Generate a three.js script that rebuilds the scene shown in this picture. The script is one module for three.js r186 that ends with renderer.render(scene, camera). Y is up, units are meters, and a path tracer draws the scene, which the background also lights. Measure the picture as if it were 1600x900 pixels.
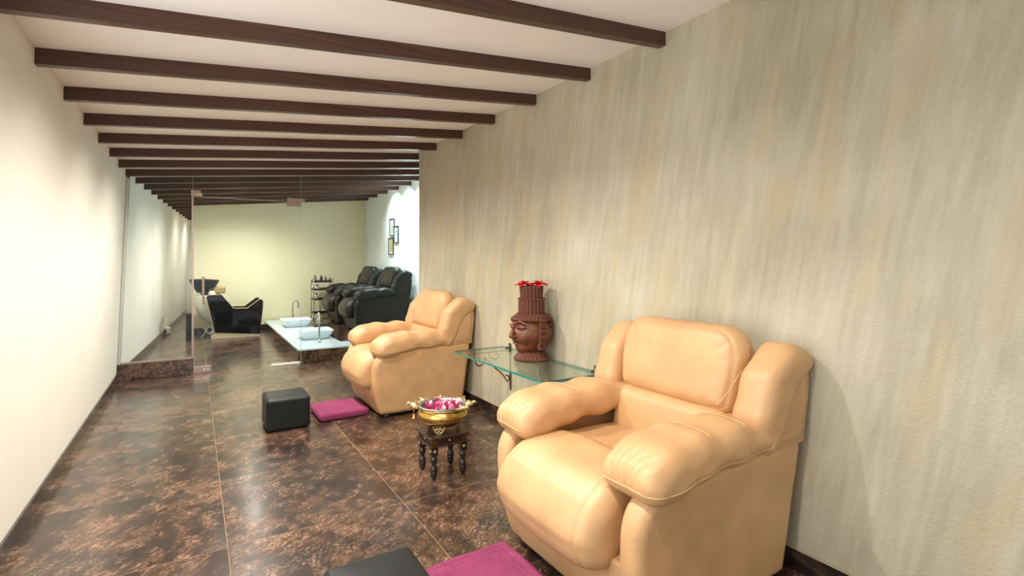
import * as THREE from 'three';
import { RoundedBoxGeometry } from 'three/addons/geometries/RoundedBoxGeometry.js';
import { mergeGeometries, mergeVertices } from 'three/addons/utils/BufferGeometryUtils.js';
import { RectAreaLightUniformsLib } from 'three/addons/lights/RectAreaLightUniformsLib.js';
import { createNoise3D } from 'simplex-noise';

// ---------------------------------------------------------------- camera, sky, lights, exposure
const scene = new THREE.Scene();
const EYE = 1.4, FOCAL = 803, CX = 800, HY = 407, YAW = THREE.MathUtils.degToRad(31.75);
const camera = new THREE.PerspectiveCamera(2 * Math.atan(450 / FOCAL) * 180 / Math.PI, 1600 / 900, 0.05, 60);
camera.position.set(0, EYE, 0);
camera.lookAt(Math.sin(YAW), EYE, -Math.cos(YAW));
camera.setViewOffset(1600, 900, 0, 450 - HY, 1600, 900);
const renderer = new THREE.WebGLRenderer({ antialias: true });
renderer.toneMapping = THREE.LinearToneMapping;
renderer.toneMappingExposure = 1.27;
renderer.shadowMap.enabled = true;
renderer.shadowMap.type = THREE.PCFSoftShadowMap;
RectAreaLightUniformsLib.init();
scene.background = new THREE.Color().setRGB(0.75, 0.84, 0.95);   // overcast daylight outside the windows

function areaLight(w, h, at, to, rgb, intensity) {
  const l = new THREE.RectAreaLight(new THREE.Color().setRGB(...rgb), intensity, w, h);
  l.name = 'daylight'; l.position.set(...at); l.lookAt(...to); scene.add(l); return l;
}
// daylight entering by the window in the wall behind the viewer, and by the window in the left wall beside the viewer
const WARM = [1, 0.95, 0.87], DAY = [1, 0.98, 0.95];
areaLight(2.75, 2.1, [0.75, 1.25, 2.52], [0.75, 1.25, 0], DAY, 0.9);
areaLight(2.6, 1.75, [-0.66, 1.3, -1.3], [2, 1.32, -1.3], DAY, 2.3);
// small spotlights recessed behind the beams: [X, D, candela, colour]
const COOL = [0.8, 0.94, 1];
const SPOTS = [[0.5, 0.86, 7, WARM], [0.5, 2.18, 10, WARM], [0.5, 3.5, 12, WARM], [0.5, 4.82, 12, WARM], [0.5, 6.14, 12, WARM],
  [0.8, 8.78, 12, WARM], [0.8, 10.1, 12, WARM], [2.85, 8.12, 11, COOL], [2.85, 8.78, 9, COOL], [2.85, 9.44, 7, COOL], [0.5, 12.74, 5, WARM], [0.5, 14.72, 5, WARM]];

// ---------------------------------------------------------------- helpers
const V = (x, y, z) => new THREE.Vector3(x, y, z);
const P = (X, y, D) => new THREE.Vector3(X, y, -D);               // X to the right, D away along the room
const SY = Math.sin(YAW), CYW = Math.cos(YAW);
function onDepth(px, py, D) { const u = (px - CX) / FOCAL, v = (py - HY) / FOCAL, Dc = -u * SY + CYW, R = u * CYW + SY, s = D / Dc; return [R * s, EYE - v * s]; }
let seedv = 7;
function rnd() { seedv = (seedv + 0x6d2b79f5) | 0; let t = Math.imul(seedv ^ (seedv >>> 15), 1 | seedv); t = (t + Math.imul(t ^ (t >>> 7), 61 | t)) ^ t; return ((t ^ (t >>> 14)) >>> 0) / 4294967296; }
const rr = (a, b) => a + (b - a) * rnd();
const noise3 = createNoise3D(rnd);
const clamp = (x, a = 0, b = 1) => Math.min(b, Math.max(a, x));
const sstep = (a, b, x) => { const t = clamp((x - a) / (b - a)); return t * t * (3 - 2 * t); };
const lerp = (a, b, t) => a + (b - a) * t;
const used = new Map();
function numbered(name) { const n = used.get(name) ?? 0; used.set(name, n + 1); return n ? name + '_' + String(n).padStart(3, '0') : name; }
function mesh(name, geo, mat, parent) {
  const m = new THREE.Mesh(geo, mat); m.castShadow = m.receiveShadow = true;
  m.name = parent ? name : numbered(name); (parent ?? scene).add(m); return m;
}
function tag(o, label, category, group) { o.userData.label = label; o.userData.category = category; if (group) o.userData.group = group; return o; }
function thing(name, label, category, at = [0, 0, 0], turn = 0, group) {
  const g = new THREE.Group(); g.name = numbered(name); g.position.set(...at); g.rotation.y = turn; scene.add(g); return tag(g, label, category, group);
}
function struct(name, geo, mat) { const m = mesh(name, geo, mat); m.userData.kind = 'structure'; return m; }
function structGroup(name) { const g = new THREE.Group(); g.name = numbered(name); g.userData.kind = 'structure'; scene.add(g); return g; }
function dup(o, at, label) { const c = o.clone(); c.name = numbered(o.name.replace(/_\d{3}$/, '')); c.userData = { ...o.userData }; scene.add(c); if (at) c.position.set(...at); if (label) c.userData.label = label; return c; }

function boxUV(g) {                                                // uv in metres from the face direction
  g = g.index ? g.toNonIndexed() : g;
  const p = g.attributes.position, uv = new Float32Array(p.count * 2), a = V(), b = V(), c = V();
  for (let i = 0; i < p.count; i += 3) {
    a.fromBufferAttribute(p, i); b.fromBufferAttribute(p, i + 1); c.fromBufferAttribute(p, i + 2);
    const n = b.clone().sub(a).cross(c.clone().sub(a)), ax = Math.abs(n.x), ay = Math.abs(n.y), az = Math.abs(n.z);
    for (let k = 0; k < 3; k++) {
      const x = p.getX(i + k), y = p.getY(i + k), z = p.getZ(i + k);
      const [s, t] = ay >= ax && ay >= az ? [x, z] : ax >= az ? [z, y] : [x, y];
      uv[(i + k) * 2] = s; uv[(i + k) * 2 + 1] = t;
    }
  }
  g.setAttribute('uv', new THREE.BufferAttribute(uv, 2)); return g;
}
function bx(x0, x1, y0, y1, z0, z1) { const g = new THREE.BoxGeometry(x1 - x0, y1 - y0, z1 - z0); g.translate((x0 + x1) / 2, (y0 + y1) / 2, (z0 + z1) / 2); return g; }
const bD = (X0, X1, y0, y1, D0, D1) => bx(X0, X1, y0, y1, -D1, -D0);
function rbx(x0, x1, y0, y1, z0, z1, r = 0.005, seg = 2) { const g = new RoundedBoxGeometry(x1 - x0, y1 - y0, z1 - z0, seg, r); g.translate((x0 + x1) / 2, (y0 + y1) / 2, (z0 + z1) / 2); return g; }
function warp(g, f) { const p = g.attributes.position, v = V(); for (let i = 0; i < p.count; i++) { v.fromBufferAttribute(p, i); f(v); p.setXYZ(i, v.x, v.y, v.z); } g.computeVertexNormals(); return g; }
function flat(g) { g = g.index ? g.toNonIndexed() : g; g.computeVertexNormals(); return g; }
function merge(list) { return mergeGeometries(list.map((g) => { g = g.index ? g.toNonIndexed() : g; for (const k of Object.keys(g.attributes)) if (!['position', 'normal', 'uv'].includes(k)) g.deleteAttribute(k); return g; })); }
function tube(points, r, seg = 40, rad = 8, closed = false) { return new THREE.TubeGeometry(new THREE.CatmullRomCurve3(points, closed, 'centripetal'), seg, r, rad, closed); }
function rod(a, b, r, rad = 12) { const d = b.clone().sub(a), g = new THREE.CylinderGeometry(r, r, d.length(), rad); g.applyQuaternion(new THREE.Quaternion().setFromUnitVectors(V(0, 1, 0), d.clone().normalize())); g.translate((a.x + b.x) / 2, (a.y + b.y) / 2, (a.z + b.z) / 2); return g; }
function lathe(pts, seg = 48) { return new THREE.LatheGeometry(pts.map(([r, y]) => new THREE.Vector2(r, y)), seg); }
function extrude(pts, depth, bevel = 0.004) { const s = new THREE.Shape(pts.map(([x, y]) => new THREE.Vector2(x, y))); return new THREE.ExtrudeGeometry(s, { depth: depth - 2 * bevel, bevelEnabled: true, bevelThickness: bevel, bevelSize: bevel, bevelOffset: -bevel, bevelSegments: 2, curveSegments: 16 }).translate(0, 0, bevel); }

// surface nets over a distance field: soft upholstery, carving, ceramics
function nets(f, lo, hi, h) {
  const nx = Math.ceil((hi[0] - lo[0]) / h) + 1, ny = Math.ceil((hi[1] - lo[1]) / h) + 1, nz = Math.ceil((hi[2] - lo[2]) / h) + 1;
  const d = new Float32Array(nx * ny * nz), id = (i, j, k) => i + nx * (j + ny * k);
  for (let k = 0; k < nz; k++) for (let j = 0; j < ny; j++) for (let i = 0; i < nx; i++) d[id(i, j, k)] = f(lo[0] + i * h, lo[1] + j * h, lo[2] + k * h);
  const vid = new Int32Array(nx * ny * nz).fill(-1), pos = [], idx = [];
  const E = [[0, 1], [2, 3], [4, 5], [6, 7], [0, 2], [1, 3], [4, 6], [5, 7], [0, 4], [1, 5], [2, 6], [3, 7]];
  for (let k = 0; k < nz - 1; k++) for (let j = 0; j < ny - 1; j++) for (let i = 0; i < nx - 1; i++) {
    const c = []; let neg = 0;
    for (let q = 0; q < 8; q++) { const v = d[id(i + (q & 1), j + ((q >> 1) & 1), k + (q >> 2))]; c.push(v); if (v < 0) neg++; }
    if (neg === 0 || neg === 8) continue;
    let x = 0, y = 0, z = 0, n = 0;
    for (const [a, b] of E) if ((c[a] < 0) !== (c[b] < 0)) { const t = c[a] / (c[a] - c[b]); x += lerp(a & 1, b & 1, t); y += lerp((a >> 1) & 1, (b >> 1) & 1, t); z += lerp(a >> 2, b >> 2, t); n++; }
    vid[id(i, j, k)] = pos.length / 3; pos.push(lo[0] + (i + x / n) * h, lo[1] + (j + y / n) * h, lo[2] + (k + z / n) * h);
  }
  const quad = (a, b, c, e, flip) => { if (a < 0 || b < 0 || c < 0 || e < 0) return; flip ? idx.push(a, c, b, a, e, c) : idx.push(a, b, c, a, c, e); };
  for (let k = 1; k < nz - 1; k++) for (let j = 1; j < ny - 1; j++) for (let i = 1; i < nx - 1; i++) {
    const s = d[id(i, j, k)] < 0;
    if (s !== d[id(i + 1, j, k)] < 0) quad(vid[id(i, j - 1, k - 1)], vid[id(i, j, k - 1)], vid[id(i, j, k)], vid[id(i, j - 1, k)], !s);
    if (s !== d[id(i, j + 1, k)] < 0) quad(vid[id(i - 1, j, k - 1)], vid[id(i - 1, j, k)], vid[id(i, j, k)], vid[id(i, j, k - 1)], !s);
    if (s !== d[id(i, j, k + 1)] < 0) quad(vid[id(i - 1, j - 1, k)], vid[id(i, j - 1, k)], vid[id(i, j, k)], vid[id(i - 1, j, k)], !s);
  }
  const g = new THREE.BufferGeometry(), nor = new Float32Array(pos.length), e = h * 0.6;
  for (let q = 0; q < pos.length; q += 3) {
    const [x, y, z] = [pos[q], pos[q + 1], pos[q + 2]];
    let a = f(x + e, y, z) - f(x - e, y, z), b = f(x, y + e, z) - f(x, y - e, z), c = f(x, y, z + e) - f(x, y, z - e); const l = Math.hypot(a, b, c) || 1;
    nor[q] = a / l; nor[q + 1] = b / l; nor[q + 2] = c / l;
  }
  g.setAttribute('position', new THREE.Float32BufferAttribute(pos, 3)); g.setAttribute('normal', new THREE.BufferAttribute(nor, 3)); g.setIndex(idx);
  return boxUV(g);
}
function mirrorX(g) {
  const m = g.clone(), p = m.attributes.position, n = m.attributes.normal;
  for (let i = 0; i < p.count; i++) { p.setX(i, -p.getX(i)); n.setX(i, -n.getX(i)); }
  for (const a of Object.values(m.attributes)) for (let i = 0; i < a.count; i += 3) for (let c = 0; c < a.itemSize; c++) { const t = a.getComponent(i + 1, c); a.setComponent(i + 1, c, a.getComponent(i + 2, c)); a.setComponent(i + 2, c, t); }
  return m;
}
const len2 = Math.hypot;
const smin = (a, b, k) => { const q = Math.max(k - Math.abs(a - b), 0) / k; return Math.min(a, b) - q * q * k * 0.25; };
const smax = (a, b, k) => -smin(-a, -b, k);
function rboxS(x, y, z, hx, hy, hz, r) { const a = Math.abs(x) - hx + r, b = Math.abs(y) - hy + r, c = Math.abs(z) - hz + r; return Math.hypot(Math.max(a, 0), Math.max(b, 0), Math.max(c, 0)) + Math.min(Math.max(a, b, c), 0) - r; }
function extr(d2, dx, r) { const a = d2 + r, b = dx + r; return Math.min(Math.max(a, b), 0) + Math.hypot(Math.max(a, 0), Math.max(b, 0)) - r; }
function poly2(pts, x, y) {                                        // signed distance to a polygon
  let d = Infinity, s = 1;
  for (let i = 0, j = pts.length - 1; i < pts.length; j = i++) {
    const ex = pts[j][0] - pts[i][0], ey = pts[j][1] - pts[i][1], wx = x - pts[i][0], wy = y - pts[i][1], t = clamp((wx * ex + wy * ey) / (ex * ex + ey * ey));
    d = Math.min(d, (wx - ex * t) ** 2 + (wy - ey * t) ** 2);
    const c1 = y >= pts[i][1], c2 = y < pts[j][1], c3 = ex * wy > ey * wx; if ((c1 && c2 && c3) || (!c1 && !c2 && !c3)) s = -s;
  }
  return s * Math.sqrt(d);
}
function path2(pts, x, y, k = 0.02) {                              // distance to a chain of tapered capsules [x, y, radius]
  let d = 9;
  for (let i = 0; i < pts.length - 1; i++) { const [ax, ay, ar] = pts[i], [bx_, by, br] = pts[i + 1], ex = bx_ - ax, ey = by - ay, t = clamp(((x - ax) * ex + (y - ay) * ey) / (ex * ex + ey * ey)); d = smin(d, Math.hypot(x - ax - ex * t, y - ay - ey * t) - lerp(ar, br, t), k); }
  return d;
}
function cap3(x, y, z, a, b, ra, rb) { const ex = b[0] - a[0], ey = b[1] - a[1], ez = b[2] - a[2], t = clamp(((x - a[0]) * ex + (y - a[1]) * ey + (z - a[2]) * ez) / (ex * ex + ey * ey + ez * ez)); return Math.hypot(x - a[0] - ex * t, y - a[1] - ey * t, z - a[2] - ez * t) - lerp(ra, rb, t); }
const ell = (x, y, z, a, b, c) => { const k0 = Math.hypot(x / a, y / b, z / c), k1 = Math.hypot(x / (a * a), y / (b * b), z / (c * c)); return k1 ? k0 * (k0 - 1) / k1 : -Math.min(a, b, c); };
function project(f, p) { p = p.clone(); const e = 0.003; for (let i = 0; i < 14; i++) { const d = f(p.x, p.y, p.z), g = V(f(p.x + e, p.y, p.z) - f(p.x - e, p.y, p.z), f(p.x, p.y + e, p.z) - f(p.x, p.y - e, p.z), f(p.x, p.y, p.z + e) - f(p.x, p.y, p.z - e)).normalize(); p.addScaledVector(g, -d * 0.9); } return p; }

// ---------------------------------------------------------------- procedural textures (repeating noise)
function hash(x, y, s) { let h = Math.imul(x, 374761393) ^ Math.imul(y, 668265263) ^ Math.imul(s, 2147483647 - 92821); h = Math.imul(h ^ (h >>> 13), 1274126177); return ((h ^ (h >>> 16)) >>> 0) / 4294967296; }
function tn(u, v, fx, fy, s) {                                     // value noise that repeats over u, v in 0..1 with fx by fy cells
  const x = u * fx, y = v * fy, i = Math.floor(x), j = Math.floor(y), a = x - i, b = y - j, A = a * a * (3 - 2 * a), B = b * b * (3 - 2 * b);
  const m = (q, n) => ((q % n) + n) % n, i0 = m(i, fx), i1 = m(i + 1, fx), j0 = m(j, fy), j1 = m(j + 1, fy);
  return lerp(lerp(hash(i0, j0, s), hash(i1, j0, s), A), lerp(hash(i0, j1, s), hash(i1, j1, s), A), B);
}
function fb(u, v, fx, fy, s, oct = 4) { let r = 0, a = 0.5, t = 0; for (let o = 0; o < oct; o++) { r += a * tn(u, v, fx << o, fy << o, s + o * 17); t += a; a *= 0.55; } return r / t; }
function texture(w, h, f, srgb = true, sx = 1, sy = 1) {           // f(u, v) -> [r, g, b] in 0..255; one repeat covers sx by sy metres
  const d = new Uint8Array(w * h * 4);
  for (let y = 0, o = 0; y < h; y++) for (let x = 0; x < w; x++, o += 4) { const c = f(x / w, y / h); d[o] = clamp(c[0], 0, 255); d[o + 1] = clamp(c[1], 0, 255); d[o + 2] = clamp(c[2], 0, 255); d[o + 3] = 255; }
  const t = new THREE.DataTexture(d, w, h, THREE.RGBAFormat); t.wrapS = t.wrapT = THREE.RepeatWrapping; t.magFilter = THREE.LinearFilter; t.minFilter = THREE.LinearMipmapLinearFilter; t.generateMipmaps = true;
  if (srgb) t.colorSpace = THREE.SRGBColorSpace;
  t.repeat.set(1 / sx, 1 / sy); t.needsUpdate = true; return t;
}
const mix3 = (a, b, t) => [lerp(a[0], b[0], t), lerp(a[1], b[1], t), lerp(a[2], b[2], t)];
const std = (o) => new THREE.MeshStandardMaterial(o), phy = (o) => new THREE.MeshPhysicalMaterial(o);

// polished floor tile: dark brown with black clouds and copper and cream flecks
const floorMap = texture(2048, 2048, (u, v) => {
  const w = fb(u, v, 6, 6, 90, 3) - 0.5, U = u + w * 0.04, W = v + w * 0.04, c = fb(U, W, 13, 10, 3, 5), big = fb(u, v, 5, 5, 41, 3);
  const st = fb(U + W, W, 150, 70, 12, 3), fine = tn(u + v, v, 640, 330, 5) * 0.55 + tn(u, v, 420, 700, 6) * 0.45, m = fb(U, W, 60, 44, 29, 4);
  let col = mix3([60, 46, 39], [108, 77, 58], sstep(0.3, 0.7, c * 0.55 + m * 0.45));
  col = mix3(col, [128, 91, 69], sstep(0.40, 0.75, st * 0.5 + c * 0.2 + m * 0.3) * 0.6);
  col = mix3(col, [46, 38, 36], sstep(0.56, 0.72, fb(U, W, 12, 14, 57, 4) * 0.75 + st * 0.25) * 0.7);
  const fleck = sstep(0.46, 0.72, fine * 0.6 + st * 0.4) * sstep(0.32, 0.62, c * 0.4 + m * 0.6);
  col = mix3(col, [184, 150, 126], fleck * 0.7);
  return col.map((q) => q * (0.66 + 0.33 * fine + 0.16 * (big - 0.5)));
}, true, 3.4, 3.4);
const floorRough = texture(512, 512, (u, v) => { const q = 42 + 42 * fb(u, v, 24, 24, 8, 4); return [q, q, q]; }, false, 3.4, 3.4);
const floorMats = [0, 1, 2, 3, 4, 5].map((i) => {
  const m = floorMap.clone(), r = floorRough.clone(); for (const t of [m, r]) { t.offset.set(hash(i, 1, 5), hash(i, 2, 5)); t.needsUpdate = true; }
  return phy({ map: m, roughnessMap: r, roughness: 1, metalness: 0, clearcoat: 0.2, clearcoatRoughness: 0.14 });
});
const groutMat = std({ color: '#93795f', roughness: 0.9 });
// right wall: beige limewash with leaning brush streaks
const streakTex = (seed) => texture(2048, 768, (u, v) => {
  const k = u - v * 0.1, a = fb(k, v, 70, 3, seed, 4), b = fb(k, v, 230, 14, seed + 3, 3), c = fb(k, v, 9, 4, seed + 9, 4);
  const wear = sstep(0.5, 0.72, fb(k, v, 40, 7, seed + 21, 4)), g = tn(u, v, 900, 500, seed + 40);
  const col = mix3([158, 149, 124], [203, 196, 175], clamp(0.5 + (a - 0.5) * 0.35 + (b - 0.5) * 0.5 + (c - 0.5) * 0.7 + (fb(u, v, 6, 4, seed + 60, 4) - 0.5) * 0.9 + (g - 0.5) * 0.12));
  return mix3(col, [190, 165, 124], wear * 0.3);
}, true, 5.6, 3.0);
const wallRightMap = streakTex(31);
const plasterBump = texture(512, 512, (u, v) => { const q = 255 * (0.6 * fb(u, v, 20, 20, 77, 4) + 0.4 * tn(u, v, 160, 160, 3)); return [q, q, q]; }, false, 1.2, 1.2);
const wallRightMat = std({ map: wallRightMap, bumpMap: plasterBump, bumpScale: 0.002, roughness: 0.55 });
const creamMap = (rgb, seed) => texture(256, 256, (u, v) => { const q = 0.985 + 0.03 * (fb(u, v, 6, 6, seed, 4) - 0.5); return rgb.map((c) => c * q); }, true, 2, 2);
const wallLeftMat = std({ map: creamMap([241, 237, 225], 4), bumpMap: plasterBump, bumpScale: 0.0006, roughness: 0.6 });
const ceilingMat = std({ map: creamMap([252, 246, 240], 5), roughness: 0.85 });
const yellowMat = std({ map: creamMap([244, 234, 196], 6), bumpMap: plasterBump, bumpScale: 0.0006, roughness: 0.5 });
const whiteWallMat = std({ map: creamMap([244, 246, 242], 7), bumpMap: plasterBump, bumpScale: 0.0006, roughness: 0.6 });
const beamMap = texture(1024, 256, (u, v) => { const a = fb(u, v, 6, 60, 13, 4), b = fb(u, v, 3, 14, 19, 3); return mix3(mix3([50, 27, 17], [92, 53, 33], a), [120, 68, 38], sstep(0.55, 0.8, b) * 0.5); }, true, 3, 0.3);
const beamMat = phy({ map: beamMap, roughness: 0.38, clearcoat: 0.2, clearcoatRoughness: 0.3 });
const graniteMap = texture(768, 768, (u, v) => { const a = fb(u, v, 60, 60, 2, 4), b = tn(u, v, 240, 240, 8), c = fb(u, v, 10, 10, 5, 4); return mix3(mix3([48, 34, 29], [104, 78, 60], sstep(0.35, 0.65, a * 0.6 + c * 0.4)), [170, 138, 112], sstep(0.7, 0.92, b * 0.6 + a * 0.4) * 0.6); }, true, 1.2, 1.2);
const graniteMat = phy({ map: graniteMap, roughness: 0.16, clearcoat: 0.4, clearcoatRoughness: 0.06 });
const skirtMap = texture(512, 256, (u, v) => { const a = fb(u + v, v, 24, 12, 52, 4), b = tn(u, v, 200, 90, 3); return mix3(mix3([34, 27, 26], [74, 56, 47], sstep(0.35, 0.7, a)), [120, 92, 74], sstep(0.75, 0.95, b * 0.6 + a * 0.4) * 0.5); }, true, 1.8, 0.9);
const skirtMat = phy({ map: skirtMap, roughness: 0.18, clearcoat: 0.4, clearcoatRoughness: 0.08 });
const leatherBump = texture(512, 512, (u, v) => { const q = 255 * (0.45 * tn(u, v, 150, 150, 21) + 0.3 * tn(u + v, v, 90, 90, 22) + 0.25 * fb(u, v, 12, 12, 23, 3)); return [q, q, q]; }, false, 0.32, 0.32);
const leatherMap = texture(512, 512, (u, v) => { const q = 0.93 + 0.14 * fb(u, v, 8, 8, 61, 4), w = fb(u, v, 5, 5, 66, 3); return mix3([196, 151, 104], [202, 161, 116], w).map((c) => c * q); }, true, 0.9, 0.9);
const creamLeather = phy({ map: leatherMap, bumpMap: leatherBump, bumpScale: 0.0009, roughness: 0.44, clearcoat: 0.08, clearcoatRoughness: 0.4 });
const creamThread = std({ color: '#d9b184', roughness: 0.6 });
const blackLeather = phy({ color: new THREE.Color().setRGB(0.010, 0.009, 0.008), bumpMap: leatherBump, bumpScale: 0.0009, roughness: 0.36, specularIntensity: 0.55 });
const blackThread = std({ color: '#2a2622', roughness: 0.5 });
const blackPlastic = std({ color: '#121212', roughness: 0.5 });
const chrome = std({ color: '#d8dadb', metalness: 1, roughness: 0.12 });
const satinSteel = std({ color: '#b9a497', metalness: 1, roughness: 0.32 });
const brass = std({ color: '#cba55e', metalness: 1, roughness: 0.26 });
const paleBrass = std({ color: '#cdb887', metalness: 1, roughness: 0.42 });
const silver = std({ color: '#a9a8aa', metalness: 1, roughness: 0.4 });
const whiteCeramic = phy({ color: '#dfe9ee', roughness: 0.12, clearcoat: 0.5, clearcoatRoughness: 0.05 });
const whiteStone = phy({ color: '#cfdde5', roughness: 0.18 });
const glassMat = phy({ color: '#fafefd', transmission: 1, thickness: 0, roughness: 0.0, ior: 1.22 });
const glassEdge = phy({ color: '#bcdcd6', roughness: 0.1, transmission: 0.35, thickness: 0 });
const tealEdge = phy({ color: '#2f8f88', roughness: 0.08, transmission: 0.25, thickness: 0 });

// ---------------------------------------------------------------- the room
const WR = 2.32, WR2 = 3.27, GLASS_D = 7.45, NEAR_D = -2.6, WALL_END = 5.89, BACK_D = 11.5, FAR_D = 16.2;
const ceilY = (X) => 2.722 + 0.092 * (X - WR);                     // the ceiling falls gently towards the left wall
const leftX = (y, D = 0) => -0.764 + 0.0407 * y + Math.max(0, D - GLASS_D) * 0.067;   // the left wall leans in a little and turns beyond the glass
const lean = (g) => flat(warp(g, (v) => { v.x += leftX(v.y, -v.z); }));
const slope = (g) => flat(warp(g, (v) => { v.y += ceilY(v.x); }));

// floor: grout bed and single tiles
const TILE = 0.889, GX = 0.14, GD = 2.86;
const floor = struct('floor', boxUV(bD(-1.2, 3.6, -0.12, -0.0008, NEAR_D - 0.15, FAR_D + 0.15)), groutMat);
for (let i = -1; i < 4; i++) for (let j = -7; j < 16; j++) {
  const x0 = i < 0 ? -0.94 : GX + i * TILE + 0.0013, x1 = Math.min(GX + (i + 1) * TILE - 0.0013, WR2 + 0.1), d0 = Math.max(GD + j * TILE + 0.0013, NEAR_D - 0.1), d1 = Math.min(GD + (j + 1) * TILE - 0.0013, FAR_D + 0.1);
  if (x1 - x0 < 0.02 || d1 - d0 < 0.02 || (x0 > WR + 0.1 && d1 < WALL_END - 0.2) || (d0 > BACK_D + 0.2 && x0 > 1.0)) continue;
  const g = boxUV(rbx(x0, x1, -0.012, 0, -d1, -d0, 0.0012, 1)), uv = g.attributes.uv, ox = rnd() * 3, oy = rnd() * 3;
  for (let q = 0; q < uv.count; q++) uv.setXY(q, uv.getX(q) + ox, uv.getY(q) + oy);
  mesh('tile', g, floorMats[(i * 5 + j * 3 + 60) % 6], floor);
}
// ceiling and walls, all with thickness
struct('ceiling', boxUV(slope(bD(-1.2, 3.6, 0, 0.15, NEAR_D - 0.15, FAR_D + 0.15))), ceilingMat);
const LW = [-0.15, 0];
struct('wall_left', boxUV(merge([
  lean(bD(...LW, -0.02, 0.4, NEAR_D, GLASS_D)), lean(bD(...LW, 2.2, 2.5, NEAR_D, GLASS_D)),
  lean(bD(...LW, 0.4, 2.2, NEAR_D, -0.05)), lean(bD(...LW, 0.4, 2.2, 2.65, GLASS_D))])), wallLeftMat);
struct('wall_left_rear', boxUV(lean(bD(...LW, -0.02, 2.62, GLASS_D, FAR_D))), wallLeftMat);
struct('wall_right', boxUV(bD(WR, WR + 0.15, -0.02, 2.78, NEAR_D, WALL_END)), wallRightMat);
struct('wall_right_return', boxUV(bD(WR + 0.15, WR2 + 0.15, -0.02, 2.84, WALL_END - 0.15, WALL_END)), whiteWallMat);
struct('wall_right_rear', boxUV(bD(WR2, WR2 + 0.15, -0.02, 2.86, WALL_END, BACK_D + 0.15)), whiteWallMat);
struct('wall_back', boxUV(bD(-0.03, WR2, -0.02, 2.86, BACK_D, BACK_D + 0.15)), yellowMat);
struct('wall_passage', boxUV(bD(0.9, 1.05, -0.02, 2.66, BACK_D + 0.15, FAR_D)), wallLeftMat);
struct('wall_far', boxUV(bD(-1.0, 1.05, -0.02, 2.66, FAR_D, FAR_D + 0.15)), wallLeftMat);
struct('wall_near', boxUV(merge([bD(-1.0, WR + 0.15, -0.02, 0.15, NEAR_D - 0.15, NEAR_D), bD(-1.0, WR + 0.15, 2.35, 2.78, NEAR_D - 0.15, NEAR_D), bD(-1.0, -0.55, 0.15, 2.35, NEAR_D - 0.15, NEAR_D), bD(2.05, WR + 0.15, 0.15, 2.35, NEAR_D - 0.15, NEAR_D)])), wallLeftMat);
// windows: frame and pane
const frameWhite = std({ color: '#e9e7e2', roughness: 0.4 });
function windowIn(name, w, h, at, turn, bars) {
  const g = structGroup(name); g.position.set(...at); g.rotation.y = turn;
  mesh('frame', merge([bx(-w / 2, w / 2, -h / 2, -h / 2 + 0.05, -0.04, 0.04), bx(-w / 2, w / 2, h / 2 - 0.05, h / 2, -0.04, 0.04), bx(-w / 2, -w / 2 + 0.05, -h / 2, h / 2, -0.04, 0.04), bx(w / 2 - 0.05, w / 2, -h / 2, h / 2, -0.04, 0.04)]), frameWhite, g);
  for (let i = 1; i < bars; i++) { const x = -w / 2 + w * i / bars; mesh('bar', bx(x - 0.02, x + 0.02, -h / 2 + 0.05, h / 2 - 0.05, -0.03, 0.03), frameWhite, g); }
  for (let i = 0; i < bars; i++) { const x0 = -w / 2 + w * i / bars + 0.02, x1 = x0 + w / bars - 0.04; mesh('pane', bx(x0, x1, -h / 2 + 0.05, h / 2 - 0.05, -0.003, 0.003), glassMat, g); }
}
windowIn('window_1', 2.6, 2.2, [0.75, 1.25, -NEAR_D + 0.075], 0, 3);
windowIn('window_2', 2.7, 1.8, [leftX(1.3) - 0.085, 1.3, -1.3], Math.PI / 2, 3);

// skirting tiles along the walls, with a pale joint line on top
const skirtLine = std({ color: '#b7a68c', roughness: 0.7 });
function skirting(name, len, put, place, line = true) {
  const g = structGroup(name); place(g);
  const n = Math.ceil(len / TILE);
  for (let i = 0; i < n; i++) { const a = i * TILE + 0.0012, b = Math.min((i + 1) * TILE - 0.0012, len); const q = boxUV(put(rbx(0, 0.014, 0, 0.096, -b, -a, 0.0015, 1))), uv = q.attributes.uv, o = rnd() * 2; for (let k = 0; k < uv.count; k++) uv.setX(k, uv.getX(k) + o); mesh('skirting_tile', q, skirtMat, g); }
  if (line) mesh('joint_line', put(bx(0, 0.010, 0.096, 0.1, -len, 0)), skirtLine, g);
}
skirting('baseboard_right', WALL_END - NEAR_D, (g) => { g.translate(-0.014, 0, 0); return flat(g); }, (g) => g.position.set(WR, 0, -NEAR_D));
skirting('baseboard_left', GLASS_D - NEAR_D - 0.03, (g) => flat(warp(g, (v) => { v.x += leftX(v.y); })), (g) => g.position.set(0, 0, -NEAR_D), false);
{ const g = structGroup('baseboard_left_rear');
  for (let i = 0; i < 10; i++) mesh('skirting_tile', boxUV(lean(rbx(0, 0.014, 0, 0.1, -(GLASS_D + 0.14 + (i + 1) * TILE - 0.0012), -(GLASS_D + 0.14 + i * TILE + 0.0012), 0.0015, 1))), skirtMat, g); }
{ const g = structGroup('baseboard_back');
  for (let i = 0; i < 4; i++) { const a = -0.03 + i * TILE, b = Math.min(a + TILE - 0.0024, WR2); if (b > a) mesh('skirting_tile', boxUV(rbx(a, b, 0, 0.11, -BACK_D, -BACK_D + 0.014, 0.0015, 1)), skirtMat, g); } }

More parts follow.
